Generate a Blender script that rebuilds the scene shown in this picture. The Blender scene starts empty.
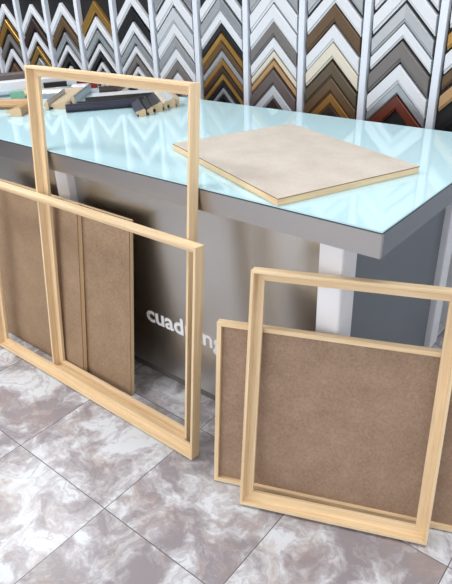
import bpy, bmesh, math, random
from mathutils import Matrix, Vector
random.seed(7)
sc = bpy.context.scene
C = sc.collection
PI = math.pi

# ------------------------------------------------------------------ materials
def lin(c):
    return tuple(((v/255.0+0.055)/1.055)**2.4 if v/255.0 > 0.04045 else v/255.0/12.92 for v in c)

def new_mat(name, rgb, rough=0.5, metal=0.0, spec=0.5):
    m = bpy.data.materials.new(name); m.use_nodes = True
    b = m.node_tree.nodes['Principled BSDF']
    b.inputs['Base Color'].default_value = (*lin(rgb), 1)
    b.inputs['Roughness'].default_value = rough
    b.inputs['Metallic'].default_value = metal
    b.inputs['Specular IOR Level'].default_value = spec
    return m

def node(nt, typ, **kw):
    n = nt.nodes.new(typ)
    for k, v in kw.items(): setattr(n, k, v)
    return n

def noise_mat(name, c1, c2, scale=(1, 1, 1), nscale=5.0, detail=4, rough=0.5, metal=0.0, lo=0.35, hi=0.65,
              c3=None, fine=None, bump=0.0, spec=0.5, rough_n=0.6):
    """two colours mixed by a noise stretched along one axis of the object's own space"""
    m = new_mat(name, c1, rough, metal, spec); nt = m.node_tree; b = nt.nodes['Principled BSDF']
    tc = node(nt, 'ShaderNodeTexCoord'); mp = node(nt, 'ShaderNodeMapping'); mp.inputs['Scale'].default_value = scale
    oi = node(nt, 'ShaderNodeObjectInfo')
    off = node(nt, 'ShaderNodeVectorMath', operation='SCALE'); off.inputs[0].default_value = (7.3, 3.1, 5.7)
    nt.links.new(oi.outputs['Random'], off.inputs['Scale'])
    nt.links.new(off.outputs[0], mp.inputs['Location'])
    nt.links.new(tc.outputs['Object'], mp.inputs['Vector'])
    nz = node(nt, 'ShaderNodeTexNoise'); nz.inputs['Scale'].default_value = nscale
    nz.inputs['Detail'].default_value = detail; nz.inputs['Roughness'].default_value = rough_n
    nt.links.new(mp.outputs[0], nz.inputs['Vector'])
    cr = node(nt, 'ShaderNodeValToRGB')
    cr.color_ramp.elements[0].position = lo; cr.color_ramp.elements[0].color = (*lin(c1), 1)
    cr.color_ramp.elements[1].position = hi; cr.color_ramp.elements[1].color = (*lin(c2), 1)
    nt.links.new(nz.outputs[0], cr.inputs[0])
    out = cr.outputs[0]
    if fine:
        n2 = node(nt, 'ShaderNodeTexNoise'); n2.inputs['Scale'].default_value = fine[0]; n2.inputs['Detail'].default_value = 3
        nt.links.new(mp.outputs[0], n2.inputs['Vector'])
        mr = node(nt, 'ShaderNodeMapRange'); mr.inputs['From Min'].default_value = 0.3; mr.inputs['From Max'].default_value = 0.7
        mr.inputs['To Min'].default_value = 1-fine[1]; mr.inputs['To Max'].default_value = 1+fine[1]
        nt.links.new(n2.outputs[0], mr.inputs[0])
        mx = node(nt, 'ShaderNodeVectorMath', operation='SCALE')
        nt.links.new(out, mx.inputs[0]); nt.links.new(mr.outputs[0], mx.inputs['Scale']); out = mx.outputs[0]
    nt.links.new(out, b.inputs['Base Color'])
    if bump:
        bp = node(nt, 'ShaderNodeBump'); bp.inputs['Strength'].default_value = bump; bp.inputs['Distance'].default_value = 0.001
        nt.links.new(nz.outputs[0], bp.inputs['Height']); nt.links.new(bp.outputs[0], b.inputs['Normal'])
    return m

WOOD_A, WOOD_B = (224, 192, 148), (242, 218, 180)
wood_x = noise_mat('pine_grain_along', WOOD_A, WOOD_B, (1.2, 30, 30), 3.0, 5, 0.55, lo=0.3, hi=0.7, fine=(9, 0.05))
wood_z = noise_mat('pine_grain_up', WOOD_A, WOOD_B, (30, 30, 1.2), 3.0, 5, 0.55, lo=0.3, hi=0.7, fine=(9, 0.05))
mdf = noise_mat('brown_hardboard', (148, 121, 95), (162, 135, 108), (1, 1, 1), 14, 8, 0.75, lo=0.3, hi=0.7, fine=(150, 0.15))
mdf_pink = noise_mat('rosy_hardboard', (152, 125, 104), (166, 140, 118), (1, 1, 1), 14, 8, 0.75, lo=0.3, hi=0.7, fine=(150, 0.15))
pale_board = noise_mat('pale_hardboard', (190, 179, 166), (207, 197, 186), (1, 1, 1), 9, 8, 0.6, lo=0.3, hi=0.7, fine=(120, 0.04))
mdf_edge = new_mat('hardboard_edge', (150, 122, 92), 0.8)

def brushed(name, rgb, rough, scale):
    m = new_mat(name, rgb, rough, 1.0); nt = m.node_tree; b = nt.nodes['Principled BSDF']
    tc = node(nt, 'ShaderNodeTexCoord'); mp = node(nt, 'ShaderNodeMapping'); mp.inputs['Scale'].default_value = scale
    nz = node(nt, 'ShaderNodeTexNoise'); nz.inputs['Scale'].default_value = 8; nz.inputs['Detail'].default_value = 5
    nt.links.new(tc.outputs['Object'], mp.inputs[0]); nt.links.new(mp.outputs[0], nz.inputs['Vector'])
    mr = node(nt, 'ShaderNodeMapRange'); mr.inputs['To Min'].default_value = rough-0.08; mr.inputs['To Max'].default_value = rough+0.10
    nt.links.new(nz.outputs[0], mr.inputs[0]); nt.links.new(mr.outputs[0], b.inputs['Roughness'])
    bp = node(nt, 'ShaderNodeBump'); bp.inputs['Strength'].default_value = 0.15; bp.inputs['Distance'].default_value = 0.0006
    nt.links.new(nz.outputs[0], bp.inputs['Height']); nt.links.new(bp.outputs[0], b.inputs['Normal'])
    return m
steel = brushed('brushed_steel', (180, 177, 176), 0.33, (0.6, 0.6, 60))
steel_panel = brushed('satin_steel_sheet', (199, 197, 192), 0.30, (60, 60, 0.6))
steel_dark = new_mat('coated_and_shaded_dark_steel', (112, 119, 127), 0.32, 0.35)
leg_paint = new_mat('pale_lacquered_steel', (238, 239, 243), 0.3, 0.0)
rubber = new_mat('black_rubber', (18, 18, 20), 0.6)
gap_dark = new_mat('dark_gap_shade', (34, 46, 52), 0.5)
glass_edge = new_mat('glass_edge_green', (70, 120, 128), 0.15)
glass_m = new_mat('pale_blue_backed_glass', (192, 226, 234), 0.06)
gb = glass_m.node_tree.nodes['Principled BSDF']
gb.inputs['IOR'].default_value = 1.65
letter_m = new_mat('white_vinyl', (245, 245, 248), 0.4)
white_strip = new_mat('white_strip', (214, 219, 228), 0.4)
black_board = new_mat('black_backing', (14, 13, 14), 0.6)
wall_white = new_mat('white_wall_paint', (226, 228, 232), 0.6)

def floor_material():
    m = new_mat('marbled_ceramic_tile', (225, 225, 228), 0.25, 0.0, 0.35); nt = m.node_tree; b = nt.nodes['Principled BSDF']; L = nt.links.new
    tc = node(nt, 'ShaderNodeTexCoord')
    sep = node(nt, 'ShaderNodeSeparateXYZ'); L(tc.outputs['Object'], sep.inputs[0])
    def math_(op, a, bb=None):
        n = node(nt, 'ShaderNodeMath', operation=op)
        for i, v in enumerate((a, bb)):
            if v is None: continue
            if isinstance(v, (int, float)): n.inputs[i].default_value = v
            else: L(v, n.inputs[i])
        return n.outputs[0]
    P = 0.4525
    gx = math_('DIVIDE', math_('ADD', sep.outputs[0], 1.117), P)
    gy = math_('DIVIDE', math_('SUBTRACT', sep.outputs[1], 0.700), 0.4475)
    ix, iy = math_('FLOOR', gx), math_('FLOOR', gy)
    fx, fy = math_('SUBTRACT', gx, ix), math_('SUBTRACT', gy, iy)
    ex = math_('MINIMUM', fx, math_('SUBTRACT', 1.0, fx)); ey = math_('MINIMUM', fy, math_('SUBTRACT', 1.0, fy))
    e = math_('MINIMUM', ex, ey)
    grout = math_('LESS_THAN', e, 0.0032)
    # every tile takes its own piece of the marble pattern
    cmb = node(nt, 'ShaderNodeCombineXYZ'); L(ix, cmb.inputs[0]); L(iy, cmb.inputs[1])
    wn = node(nt, 'ShaderNodeTexWhiteNoise', noise_dimensions='2D'); L(cmb.outputs[0], wn.inputs['Vector'])
    sc_ = node(nt, 'ShaderNodeVectorMath', operation='SCALE'); L(wn.outputs['Color'], sc_.inputs[0]); sc_.inputs['Scale'].default_value = 4.0
    add = node(nt, 'ShaderNodeVectorMath', operation='ADD'); L(tc.outputs['Object'], add.inputs[0]); L(sc_.outputs[0], add.inputs[1])
    # warped noise: cloudy grey drifts
    w = node(nt, 'ShaderNodeTexNoise'); w.inputs['Scale'].default_value = 5; w.inputs['Detail'].default_value = 4
    L(add.outputs[0], w.inputs['Vector'])
    ws = node(nt, 'ShaderNodeVectorMath', operation='SCALE'); L(w.outputs['Color'], ws.inputs[0]); ws.inputs['Scale'].default_value = 0.35
    wa = node(nt, 'ShaderNodeVectorMath', operation='ADD'); L(add.outputs[0], wa.inputs[0]); L(ws.outputs[0], wa.inputs[1])
    n1 = node(nt, 'ShaderNodeTexNoise'); n1.inputs['Scale'].default_value = 6.0; n1.inputs['Detail'].default_value = 9; n1.inputs['Roughness'].default_value = 0.66
    L(wa.outputs[0], n1.inputs['Vector'])
    r1 = node(nt, 'ShaderNodeValToRGB'); els = r1.color_ramp.elements
    els[0].position = 0.40; els[0].color = (*lin((148, 141, 145)), 1)
    els[1].position = 0.57; els[1].color = (*lin((214, 217, 221)), 1)
    k = els.new(0.465); k.color = (*lin((172, 167, 170)), 1)
    k = els.new(0.515); k.color = (*lin((194, 192, 196)), 1)
    L(n1.outputs[0], r1.inputs[0])
    # fine rust freckles in the drifts
    n2 = node(nt, 'ShaderNodeTexNoise'); n2.inputs['Scale'].default_value = 6; n2.inputs['Detail'].default_value = 9; n2.inputs['Roughness'].default_value = 0.75
    o2 = node(nt, 'ShaderNodeVectorMath', operation='ADD'); L(wa.outputs[0], o2.inputs[0]); o2.inputs[1].default_value = (3.3, 8.1, 1.7)
    L(o2.outputs[0], n2.inputs['Vector'])
    r2 = node(nt, 'ShaderNodeValToRGB'); r2.color_ramp.elements[0].position = 0.50; r2.color_ramp.elements[0].color = (0, 0, 0, 1)
    r2.color_ramp.elements[1].position = 0.68; r2.color_ramp.elements[1].color = (0.75, 0.75, 0.75, 1); L(n2.outputs[0], r2.inputs[0])
    mx = node(nt, 'ShaderNodeMix', data_type='RGBA'); L(r2.outputs[0], mx.inputs['Factor'])
    L(r1.outputs[0], mx.inputs['A']); mx.inputs['B'].default_value = (*lin((166, 146, 136)), 1)
    # thin veins
    n3 = node(nt, 'ShaderNodeTexNoise'); n3.inputs['Scale'].default_value = 5.5; n3.inputs['Detail'].default_value = 5
    o3 = node(nt, 'ShaderNodeVectorMath', operation='ADD'); L(wa.outputs[0], o3.inputs[0]); o3.inputs[1].default_value = (1.3, -4.1, 2.7)
    L(o3.outputs[0], n3.inputs['Vector'])
    v = math_('ABSOLUTE', math_('SUBTRACT', n3.outputs[0], 0.5))
    mr = node(nt, 'ShaderNodeMapRange'); mr.inputs['From Min'].default_value = 0; mr.inputs['From Max'].default_value = 0.022
    mr.inputs['To Min'].default_value = 0.5; mr.inputs['To Max'].default_value = 0; L(v, mr.inputs[0])
    mv = node(nt, 'ShaderNodeMix', data_type='RGBA'); L(mr.outputs[0], mv.inputs['Factor']); L(mx.outputs['Result'], mv.inputs['A'])
    mv.inputs['B'].default_value = (*lin((160, 152, 158)), 1)
    mg = node(nt, 'ShaderNodeMix', data_type='RGBA'); L(grout, mg.inputs['Factor']); L(mv.outputs['Result'], mg.inputs['A'])
    mg.inputs['B'].default_value = (*lin((104, 102, 104)), 1)
    L(mg.outputs['Result'], b.inputs['Base Color'])
    bp = node(nt, 'ShaderNodeBump', invert=True); bp.inputs['Strength'].default_value = 0.5; bp.inputs['Distance'].default_value = 0.002
    L(grout, bp.inputs['Height']); L(bp.outputs[0], b.inputs['Normal'])
    return m

# ------------------------------------------------------------------ mesh helpers
def obj(name, bm, mat, parent=None, loc=None, bevel=0.0):
    if bevel:
        bmesh.ops.bevel(bm, geom=[e for e in bm.edges], offset=bevel, segments=2, affect='EDGES', clamp_overlap=True)
    bmesh.ops.recalc_face_normals(bm, faces=bm.faces)
    me = bpy.data.meshes.new(name); bm.to_mesh(me); bm.free()
    for m in (mat if isinstance(mat, (list, tuple)) else [mat]): me.materials.append(m)
    o = bpy.data.objects.new(name, me); C.objects.link(o)
    if parent: o.parent = parent
    if loc: o.location = loc
    return o

def add_box(bm, x0, x1, y0, y1, z0, z1, mi=0):
    v = [bm.verts.new(p) for p in ((x0, y0, z0), (x1, y0, z0), (x1, y1, z0), (x0, y1, z0), (x0, y0, z1), (x1, y0, z1), (x1, y1, z1), (x0, y1, z1))]
    fs = [bm.faces.new([v[i] for i in f]) for f in ((3, 2, 1, 0), (4, 5, 6, 7), (0, 1, 5, 4), (1, 2, 6, 5), (2, 3, 7, 6), (3, 0, 4, 7))]
    for f in fs: f.material_index = mi

def box(name, x0, x1, y0, y1, z0, z1, mat, parent=None, bevel=0.0):
    """a box whose origin sits at the middle of its bottom face"""
    bm = bmesh.new(); cx, cy = (x0+x1)/2, (y0+y1)/2
    add_box(bm, x0-cx, x1-cx, y0-cy, y1-cy, 0, z1-z0)
    return obj(name, bm, mat, parent, (cx, cy, z0), bevel)

def prism(bm, a, b):
    """skin between two matching loops of points, capped"""
    va = [bm.verts.new(p) for p in a]; vb = [bm.verts.new(p) for p in b]; n = len(a)
    for i in range(n):
        j = (i+1) % n; bm.faces.new((va[i], va[j], vb[j], vb[i]))
    bm.faces.new(va); bm.faces.new(vb[::-1])

def thing(name, label, cat, loc=(0, 0, 0), rot=None, group=None):
    o = bpy.data.objects.new(name, None); C.objects.link(o); o.empty_display_size = 0.05
    o.location = loc
    if rot is not None: o.rotation_euler = rot
    return tag(o, label, cat, group)

def tag(o, label, cat, group=None):
    o['label'] = label; o['category'] = cat
    if group: o['group'] = group
    return o

def structure(o):
    o['kind'] = 'structure'; return o

# ------------------------------------------------------------------ frames and panels
# local space of a leaning thing: x along its width (0 = right end, -w = left end), y back through it, z up its face
def rail_loop(profile, w, h, side):
    a, b = [], []
    for s, n in profile:
        if side == 'bottom': a.append((-w+s, n, s)); b.append((-s, n, s))
        elif side == 'top':  a.append((-w+s, n, h-s)); b.append((-s, n, h-s))
        elif side == 'left': a.append((-w+s, n, s)); b.append((-w+s, n, h-s))
        else:                a.append((-s, n, s)); b.append((-s, n, h-s))
    return a, b

def rails(parent, w, h, profile, eps=0.0003):
    for side in ('bottom', 'top', 'left', 'right'):
        bm = bmesh.new(); a, b = rail_loop(profile, w, h, side); prism(bm, a, b)
        bmesh.ops.bevel(bm, geom=[e for e in bm.edges], offset=0.0007, segments=1, affect='EDGES')
        obj('rail', bm, wood_x if side in ('bottom', 'top') else wood_z, parent)

def lean(x, y, yaw, tilt, D, z=0.0):
    return (x, y, z + D*math.sin(tilt)+0.0004), (-tilt, 0, yaw)

def frame(label, x, y, yaw, tilt, w, h, D=0.035, wall=0.009, ledge=0.020, lt=0.012):
    loc, rot = lean(x, y, yaw, tilt, D)
    t = thing('picture_frame', label, 'picture frame', loc, rot)
    t.rotation_mode = 'XYZ'
    rails(t, w, h, [(0, 0), (wall, 0), (wall, D-lt), (ledge, D-lt), (ledge, D), (0, D)])
    return t

def tray_panel(label, x, y, yaw, tilt, w, h, D=0.022, wall=0.0135, inset=0.008):
    loc, rot = lean(x, y, yaw, tilt, D)
    t = thing('framed_panel', label, 'panel', loc, rot)
    rails(t, w, h, [(0, 0), (wall, 0), (wall, D), (0, D)])
    bm = bmesh.new(); add_box(bm, -w+wall, -wall, inset, inset+0.004, wall, h-wall)
    obj('hardboard_sheet', bm, mdf_pink, t)
    return t

def cradled_panel(label, loc, rot, w, h, D, sheet_mat, name='wooden_panel'):
    t = thing(name, label, 'panel', loc, rot)
    bm = bmesh.new(); add_box(bm, -w, 0, 0, 0.003, 0, h)
    o = obj('hardboard_sheet', bm, [sheet_mat, mdf_edge], t)
    for p in o.data.polygons:
        if abs(p.normal.y) < 0.5: p.material_index = 1
    rails(t, w, h, [(0.0006, 0.003), (0.022, 0.003), (0.022, D), (0.0006, D)])
    return t

# ------------------------------------------------------------------ the room
bm = bmesh.new(); add_box(bm, -6, 3, -3, 2.35, -0.05, 0)
structure(obj('floor', bm, floor_material()))
bm = bmesh.new(); add_box(bm, -6, 3, 2.35, 2.45, 0, 2.8)
structure(obj('wall_back', bm, wall_white))
bm = bmesh.new(); add_box(bm, -6, 3, -3, 2.35, 2.8, 2.9)
structure(obj('ceiling', bm, new_mat('white_ceiling', (240, 240, 240), 0.8)))
bm = bmesh.new(); add_box(bm, -6.1, -6, -3, 2.35, 0, 2.8)
structure(obj('wall_left_added', bm, new_mat('dark_for_steel_reflection', (74, 70, 72), 0.7)))  # unseen wall, added dark so the steel front reflects a gradient

# ------------------------------------------------------------------ the counter
TX1, TX0, TY0, TY1, TZ = -0.523, -3.75, 1.197, 2.180, 0.900
tb = thing('counter_table', 'long steel counter with pale blue glass top and white letters on its front', 'counter', (-2.1, 1.7, 0))
def tpart(name, x0, x1, y0, y1, z0, z1, mat, bevel=0.0, parent=None):
    o = box(name, x0, x1, y0, y1, z0, z1, mat, None, bevel)
    o.parent = parent or tb
    o.location = Vector(o.location) - Vector((parent.location + tb.location) if parent else tb.location)
    return o
# glass sheet, gap shade as a dark strip, steel rim
tpart('glass_top', TX0, TX1, TY0, TY1, TZ-0.005, TZ, glass_m, 0.0008)
tpart('shade_gap', TX0+0.002, TX1-0.002, TY0+0.002, TY1-0.002, TZ-0.0085, TZ-0.005, gap_dark)  # dark strip standing in for the shade in the gap under the glass
tpart('rim', TX0, TX1, TY0, TY0+0.012, 0.827, TZ-0.0085, steel, 0.001)
tpart('rim', TX0, TX1-0.0, TY1-0.012, TY1, 0.827, TZ-0.0085, steel, 0.001)
o = tpart('rim', TX1-0.012, TX1-0.0002, TY0+0.0125, TY1-0.0125, 0.827, TZ-0.0085, steel_dark, 0.0005); o['label'] = 'end rim coloured dark for its shaded side'  # rim ends take the dark steel: shade of that side put into colour
tpart('rim', TX0+0.0002, TX0+0.012, TY0+0.0125, TY1-0.0125, 0.827, TZ-0.0085, steel_dark, 0.0005)
tpart('underside', TX0+0.013, TX1-0.013, TY0+0.013, TY1-0.013, 0.838, TZ-0.0088, leg_paint)
for lx in (-0.721, -1.893, -3.0):
    for ly in (1.25, 2.08):
        lg = tpart('leg', lx, lx+0.073, ly, ly+0.082, 0.018, 0.838, leg_paint, 0.0025)
        bm = bmesh.new()
        bmesh.ops.create_cone(bm, cap_ends=True, segments=20, radius1=0.022, radius2=0.016, depth=0.0175, matrix=Matrix.Translation((0, 0, 0.00875)))
        f = obj('foot', bm, rubber, lg); f.location = (0, 0, -0.0178)
tpart('side_panel', -0.690, -0.672, 1.3325, 2.0795, 0.03, 0.838, steel_dark, 0.001)
fp = tpart('front_panel', -1.8195, -0.7215, 1.285, 1.297, 0.042, 0.838, steel_panel, 0.0008)
tpart('front_panel', -2.9265, -1.8935, 1.285, 1.297, 0.038, 0.838, steel_panel, 0.0008)
tpart('plinth', -1.8195, -0.7215, 1.300, 1.315, 0.0, 0.0415, new_mat('warm_grey_plinth', (112, 106, 104), 0.4))
tpart('plinth', -2.9265, -1.8935, 1.300, 1.315, 0.0, 0.0375, steel_dark)

# lettering on the front panel
cu = bpy.data.curves.new('lettering', 'FONT'); cu.body = 'cuadrang'; cu.size = 0.098; cu.extrude = 0.0006; cu.offset = 0.0021
cu.space_character = 1.0
tmp = bpy.data.objects.new('lettering_source', cu); C.objects.link(tmp)
bpy.context.view_layer.update()
me = bpy.data.meshes.new_from_object(tmp.evaluated_get(bpy.context.evaluated_depsgraph_get()))
bpy.data.objects.remove(tmp)
xs = [v.co.x for v in me.vertices]; x0, x1 = min(xs), max(xs)
LW = 0.388                                            # width of the word on the panel
for v in me.vertices:
    x, y, z = v.co
    v.co = ((x-x0)/(x1-x0)*LW, -z, y)
me.materials.clear(); me.materials.append(letter_m)
lt = bpy.data.objects.new('lettering', me); C.objects.link(lt); lt.parent = fp
lt.location = Vector((-1.493, 1.2842, 0.260)) - Vector((-1.2705, 1.291, 0.042)); lt['label'] = 'white lowercase lettering'

# ------------------------------------------------------------------ leaning frames and panels
frame('wide empty pine frame leaning low at the left, in front of the taller frame', -1.033, 1.0105, 0.003, 0.114, 1.172, 0.760, D=0.039, ledge=0.030)
frame('tall empty pine frame leaning on the counter edge behind the wide frame', -1.098, 1.0545, 0.006, 0.1125, 0.758, 1.191, D=0.040, ledge=0.034)
frame('empty pine frame at the right, nearest the camera, leaning in front of a framed panel', -0.281, 1.1686, 0.385, 0.232, 0.550, 0.744, D=0.040, ledge=0.034)
tray_panel('brown hardboard panel with raised pine rim, leaning behind the right empty frame', -0.1855, 1.2815, 0.379, 0.185, 0.788, 0.553, D=0.026, inset=0.013)
l, r = lean(-1.712, 1.0965, 0.0, 0.142, 0.021)
cradled_panel('brown hardboard panel behind the left frames, its pine side edge left of the other one', l, r, 0.62, 0.720, 0.021, mdf)
l, r = lean(-1.455, 1.1225, 0.0, 0.138, 0.020)
cradled_panel('brown hardboard panel standing beside the white letters, half behind another panel', l, r, 0.74, 0.709, 0.020, mdf)
# pale panel lying on the glass: A left corner, B front corner, D right corner
A, B, D = Vector((-1.441, 1.446, 0)), Vector((-0.818, 1.192, 0)), Vector((-0.622, 1.651, 0))
ang = math.atan2((B-A).y, (B-A).x)
pw, ph = (B-A).length, (D-B).length
cradled_panel('pale hardboard panel lying flat on the blue glass counter top', (B.x, B.y, TZ+0.0225), (-PI/2, 0, ang), pw, ph, 0.022, pale_board)

# ------------------------------------------------------------------ wall display of moulding corners
MC = {
 'white': ((214, 215, 220), .35, 0), 'silver': ((176, 178, 182), .3, .6), 'grey': ((112, 106, 104), .5, 0), 'taupe': ((96, 84, 82), .5, 0),
 'red-brown': ((98, 44, 30), .35, 0), 'dark brown': ((52, 38, 32), .45, 0), 'brown': ((92, 68, 44), .45, 0), 'golden brown': ((140, 100, 48), .4, .2),
 'gold': ((172, 132, 70), .32, .6), 'black': ((26, 25, 28), .35, 0), 'cream': ((214, 204, 186), .5, 0), 'tan': ((176, 138, 96), .5, 0),
 'olive brown': ((84, 70, 50), .45, 0), 'navy': ((40, 42, 58), .3, 0), 'pale grey': ((186, 190, 196), .4, 0), 'beige': ((196, 178, 150), .5, 0),
}
MM = {k: new_mat('moulding_'+k.replace(' ', '_').replace('-', '_'), *v) for k, v in MC.items()}
end_wood = new_mat('cut_wood_end', (196, 172, 138), 0.7)

rack = thing('sample_rack', 'black wall rack with white upright strips holding frame corner samples', 'display rack', (-2.3, 2.35, 0.80))
def rpart(name, x0, x1, y0, y1, z0, z1, mat):
    o = box(name, x0, x1, y0, y1, z0, z1, mat); o.parent = rack; o.location = Vector(o.location) - rack.location; return o
rpart('backboard', -4.6, -0.30, 2.340, 2.350, 0.80, 2.30, black_board)
PITCH = 0.3045; STRIP0 = -0.8655
for k in range(-1, 12):
    x = STRIP0 - k*PITCH
    rpart('upright_strip', x-0.014, x+0.014, 2.312, 2.340, 0.80, 2.30, white_strip)
rpart('bottom_shelf', -4.6, -0.30, 2.300, 2.340, 0.785, 0.80, white_strip)

def moulding_arms(wd, dep, L, up=True):
    """two mitred arms meeting at an apex at the origin; stepped profile; arms drawn in a local x-z plane"""
    out = []
    prof = [(0, 0), (0, -dep*0.85), (wd*0.06, -dep), (wd*0.80, -dep*0.90), (wd*0.86, -dep*0.70), (wd, -dep*0.62), (wd, 0)]
    q = math.sqrt(2)
    for s in (-1, 1):
        bm = bmesh.new()
        a = [(0, n, -p*q) for p, n in prof]
        b = [(s*L, n, -L-p*q) for p, n in prof]
        prism(bm, a, b); out.append(bm)
    return out

ordinal = ['lowest', 'second', 'third', 'fourth', 'fifth', 'sixth', 'seventh', 'eighth', 'ninth', 'tenth', 'eleventh', 'twelfth', 'thirteenth', 'fourteenth']
bays = {
 -1: [(1.00, .03, 'black'), (1.12, .042, 'tan'), (1.19, .035, 'brown'), (1.27, .05, 'white'), (1.34, .04, 'gold'), (1.43, .05, 'white'), (1.52, .05, 'silver')],
 0: [(0.979, .040, 'red-brown'), (1.025, .028, 'silver'), (1.098, .050, 'white'), (1.182, .052, 'grey'), (1.245, .035, 'white'), (1.315, .045, 'silver'), (1.40, .05, 'white'), (1.48, .045, 'white')],
 1: [(0.912, .030, 'dark brown'), (0.962, .033, 'golden brown'), (1.026, .042, 'brown'), (1.092, .044, 'olive brown'), (1.165, .042, 'cream'), (1.235, .045, 'white'), (1.31, .045, 'brown'), (1.38, .045, 'white'), (1.46, .045, 'silver')],
 2: [(0.912, .035, 'dark brown'), (0.970, .038, 'pale grey'), (1.040, .047, 'taupe'), (1.080, .020, 'tan'), (1.118, .020, 'cream'), (1.175, .035, 'white'), (1.24, .04, 'grey'), (1.31, .05, 'white'), (1.39, .05, 'white'), (1.47, .05, 'silver')],
 3: [(0.905, .018, 'black'), (0.934, .019, 'silver'), (0.966, .019, 'black'), (1.000, .021, 'gold'), (1.034, .022, 'dark brown'), (1.070, .023, 'golden brown'), (1.106, .023, 'silver'), (1.145, .024, 'brown'), (1.185, .025, 'gold'), (1.225, .025, 'black'), (1.28, .035, 'white'), (1.34, .04, 'silver'), (1.41, .04, 'white')],
 4: [(0.880, .025, 'brown'), (0.930, .033, 'silver'), (0.985, .036, 'white'), (1.045, .038, 'grey'), (1.10, .036, 'white'), (1.155, .035, 'silver'), (1.22, .04, 'white'), (1.29, .045, 'pale grey'), (1.37, .045, 'white'), (1.45, .04, 'silver')],
 5: [(0.89, .020, 'white'), (0.945, .024, 'black'), (0.995, .022, 'white'), (1.05, .026, 'grey'), (1.10, .024, 'white'), (1.155, .028, 'silver'), (1.22, .035, 'white'), (1.29, .04, 'black'), (1.36, .04, 'white')],
 6: [(0.90, .018, 'white'), (0.95, .018, 'silver'), (1.00, .020, 'white'), (1.055, .02, 'black'), (1.10, .024, 'white'), (1.17, .03, 'silver'), (1.24, .035, 'white'), (1.32, .04, 'gold')],
 7: [(0.90, .020, 'silver'), (0.96, .022, 'white'), (1.02, .022, 'black'), (1.08, .022, 'white'), (1.15, .03, 'silver'), (1.23, .035, 'brown'), (1.31, .04, 'white')],
 8: [(0.92, .025, 'black'), (0.99, .028, 'silver'), (1.06, .03, 'gold'), (1.14, .03, 'white'), (1.22, .035, 'dark brown'), (1.30, .035, 'white')],
 9: [(0.94, .03, 'brown'), (1.03, .03, 'white'), (1.12, .03, 'grey'), (1.21, .035, 'gold'), (1.30, .035, 'white')],
 10: [(0.96, .03, 'silver'), (1.06, .03, 'black'), (1.16, .03, 'white'), (1.26, .035, 'brown')],
}
colname = {-1: 'rightmost', 0: 'second', 1: 'third', 2: 'fourth', 3: 'fifth', 4: 'sixth', 5: 'seventh', 6: 'eighth', 7: 'ninth', 8: 'tenth', 9: 'eleventh', 10: 'twelfth'}
for k, lst in bays.items():
    cx = STRIP0 - (k+0.5)*PITCH + PITCH
    cx = STRIP0 - k*PITCH - PITCH/2
    for i, (za, wd, col) in enumerate(lst):
        if i: wd = min(wd, (za-lst[i-1][0])/1.4143-0.0008)
        column = 'rightmost rack column' if k == -1 else '%s rack column from the right' % colname[k]
        t = thing('corner_sample', '%s moulding corner sample, %s up in the %s' % (col, ordinal[i], column), 'frame sample', (cx, 2.3395, za), None, 'corner samples on the wall rack')
        if i == 0: t['label'] = '%s moulding corner sample, lowest in the %s' % (col, column)
        dep = 0.012 + 0.25*wd
        for bm in moulding_arms(wd, dep, 0.126):
            obj('arm', bm, MM[col], t)

# ------------------------------------------------------------------ moulding corners heaped on the counter
def loose_corner(label, x, y, rz, wd, ht, L1, L2, col, z=0.0, tiltx=0.0, ends=True):
    """apex of the outer corner at the origin; arms run off at 45 degrees to local -y; cut ends show bare wood"""
    t = thing('moulding_corner', label, 'frame sample', (x, y, TZ+0.0004+z), (tiltx, 0, rz), 'moulding corners heaped on the counter')
    q = math.sqrt(2)
    prof = [(0, 0), (0, ht*0.82), (wd*0.08, ht), (wd*0.30, ht), (wd*0.42, ht*0.88), (wd*0.9, ht*0.70), (wd, ht*0.62), (wd, ht*0.34), (wd*0.72, ht*0.34), (wd*0.72, 0)]
    for s, L in ((-1, L1), (1, L2)):
        d = Vector((s, -1, 0))/q; nrm = Vector((-s, -1, 0))/q
        bm = bmesh.new()
        a = [tuple(Vector((0, -p*q, 0)) + Vector((0, 0, zz))) for p, zz in prof]
        b = [tuple(d*L + nrm*p + Vector((0, 0, zz))) for p, zz in prof]
        prism(bm, a, b)
        o = obj('arm', bm, [MM[col], end_wood], t)
        for pl in o.data.polygons:
            if abs(abs(pl.normal.dot(d)) - 1) < 0.02 and pl.area > 0: pl.material_index = 1
    return t

heap = [
 ('glossy navy moulding corner nearest the camera in the heap behind the tall frame', -2.115, 1.925, .14, .045, .032, .34, .25, 'navy', 0),
 ('narrow black moulding corner just behind the navy one', -2.118, 1.970, .14, .028, .034, .32, .26, 'black', 0),
 ('wide black moulding corner in the middle of the right heap', -2.127, 2.038, .14, .045, .042, .33, .26, 'black', 0),
 ('narrow cream moulding corner behind the wide black one', -2.132, 2.073, .14, .022, .040, .28, .26, 'cream', 0),
 ('pale grey moulding corner with a long arm at the back of the right heap', -2.141, 2.134, .14, .040, .046, .36, .27, 'pale grey', 0),
 ('thin beige moulding corner at the table edge, hindmost of the right heap', -2.145, 2.164, .14, .018, .040, .20, .27, 'beige', 0),
 ('wide flat beige moulding corner in the left heap', -2.610, 2.005, -.12, .090, .030, .33, .40, 'beige', 0),
 ('tan wooden moulding corner at the left edge of the photo', -2.530, 1.660, -.20, .070, .038, .40, .22, 'tan', 0),
 ('narrow silver moulding corner on the near side of the flat beige one', -2.602, 1.868, -.12, .020, .044, .12, .31, 'silver', 0),
 ('narrow silver moulding corner on the far side of the flat beige one', -2.613, 2.044, -.12, .016, .044, .10, .36, 'silver', 0),
 ('small dark brown moulding corner between the two heaps, near the far table edge', -2.420, 2.105, .14, .040, .042, .13, .12, 'dark brown', 0),
]
for h in heap: loose_corner(*h)

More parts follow.
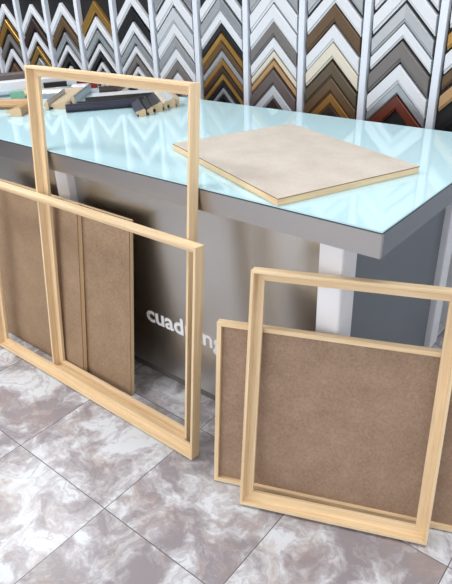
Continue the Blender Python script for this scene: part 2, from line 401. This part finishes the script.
def length(name, label, cat, x, y, z, rz, L, wd, ht, mat, step=0.55):
    """a straight length of moulding with a stepped profile, its base in the middle of its underside"""
    bm = bmesh.new()
    prof = [(-wd/2, 0), (wd/2, 0), (wd/2, ht*step), (wd*0.25, ht*0.75), (wd*0.1, ht), (-wd*0.42, ht), (-wd/2, ht*0.92)]
    prism(bm, [(-L/2, p, q) for p, q in prof], [(L/2, p, q) for p, q in prof])
    o = obj(name, bm, mat, None, (x, y, z)); o.rotation_euler = (0, 0, rz)
    return tag(o, label, cat)
length('moulding_strip', 'white moulding strip lying across the flat beige corner at the left', 'frame sample', -2.885, 1.83, TZ+0.031, 1.11, .52, .085, .045, MM['white'])
length('moulding_strip', 'dark grey moulding strip at the top left corner of the photo behind the white one', 'frame sample', -3.10, 1.90, TZ+0.0004, 1.05, .42, .09, .085, MM['taupe'])
length('moulding_strip', 'short black moulding strip right of the white one in the left heap', 'frame sample', -2.76, 1.925, TZ+0.031, 1.05, .12, .024, .026, MM['black'])
length('moulding_strip', 'mint green strip in the left heap beside the tall frame post', 'frame sample', -2.775, 1.70, TZ+0.0004, 1.05, .07, .018, .042, new_mat('mint_green', (120, 168, 142), 0.5), 0.95)
length('moulding_strip', 'short grey metal strip under the top rail of the tall frame', 'frame sample', -2.875, 2.115, TZ+0.0004, 0.9, .10, .04, .05, MM['silver'])

rb = thing('red_box', 'small dark red box on the counter behind the moulding heap', 'box', (-2.735, 2.105, TZ+0.0004), (0, 0, 1.05))
bm = bmesh.new(); add_box(bm, -.06, .06, -.03, .03, 0, .036); obj('body', bm, new_mat('dark_red_card', (140, 22, 36), 0.5), rb, bevel=0.001)
bm = bmesh.new(); add_box(bm, -.0615, .0615, -.0315, .0315, .0362, .048); obj('lid', bm, new_mat('dark_red_lid', (120, 16, 30), 0.5), rb, bevel=0.001)

# ------------------------------------------------------------------ light
def area(name, x, y, z, sx, sy, power, rot=(0, 0, 0), col=(1, 1, 1)):
    l = bpy.data.lights.new(name, 'AREA'); l.shape = 'RECTANGLE'; l.size = sx; l.size_y = sy; l.energy = power; l.color = col
    o = bpy.data.objects.new(name, l); C.objects.link(o); o.location = (x, y, z); o.rotation_euler = rot
    return o
area('ceiling_panel_light', -2.4, 0.4, 2.78, 1.2, 0.6, 40)
area('ceiling_panel_light', -0.2, 1.5, 2.78, 1.2, 0.6, 26)
area('ceiling_panel_light', -3.6, 1.5, 2.78, 1.2, 0.6, 30)
area('shop_window_light', -1.8, -2.8, 1.6, 4.0, 2.2, 65, (PI/2, 0, 0), (0.97, 0.98, 1.0))
w = bpy.data.worlds.new('World'); sc.world = w; w.use_nodes = True
bg = w.node_tree.nodes['Background']; bg.inputs[0].default_value = (0.93, 0.96, 1.0, 1); bg.inputs[1].default_value = 1.0

# ------------------------------------------------------------------ camera
f_px, pitch, roll, yaw = 580.58, 0.507402, 0.0375291, -0.7012955
fw = Vector((math.sin(yaw)*math.cos(pitch), math.cos(yaw)*math.cos(pitch), -math.sin(pitch)))
r0 = Vector((math.cos(yaw), -math.sin(yaw), 0)); d0 = fw.cross(r0)
cr_, sr_ = math.cos(roll), math.sin(roll)
rt = cr_*r0 + sr_*d0; dn = -sr_*r0 + cr_*d0
cam = bpy.data.cameras.new('camera'); co = bpy.data.objects.new('camera', cam); C.objects.link(co)
M = Matrix((rt, -dn, -fw)).transposed().to_4x4(); M.translation = (0, 0, 1.45); co.matrix_world = M
cam.sensor_fit = 'HORIZONTAL'; cam.sensor_width = 36.0; cam.lens = f_px/452*36.0; cam.clip_start = 0.02
sc.camera = co
sc.view_settings.view_transform = 'Standard'; sc.view_settings.look = 'None'; sc.view_settings.gamma = 1
sc.view_settings.use_curve_mapping = False
sc.view_settings.exposure = -0.2
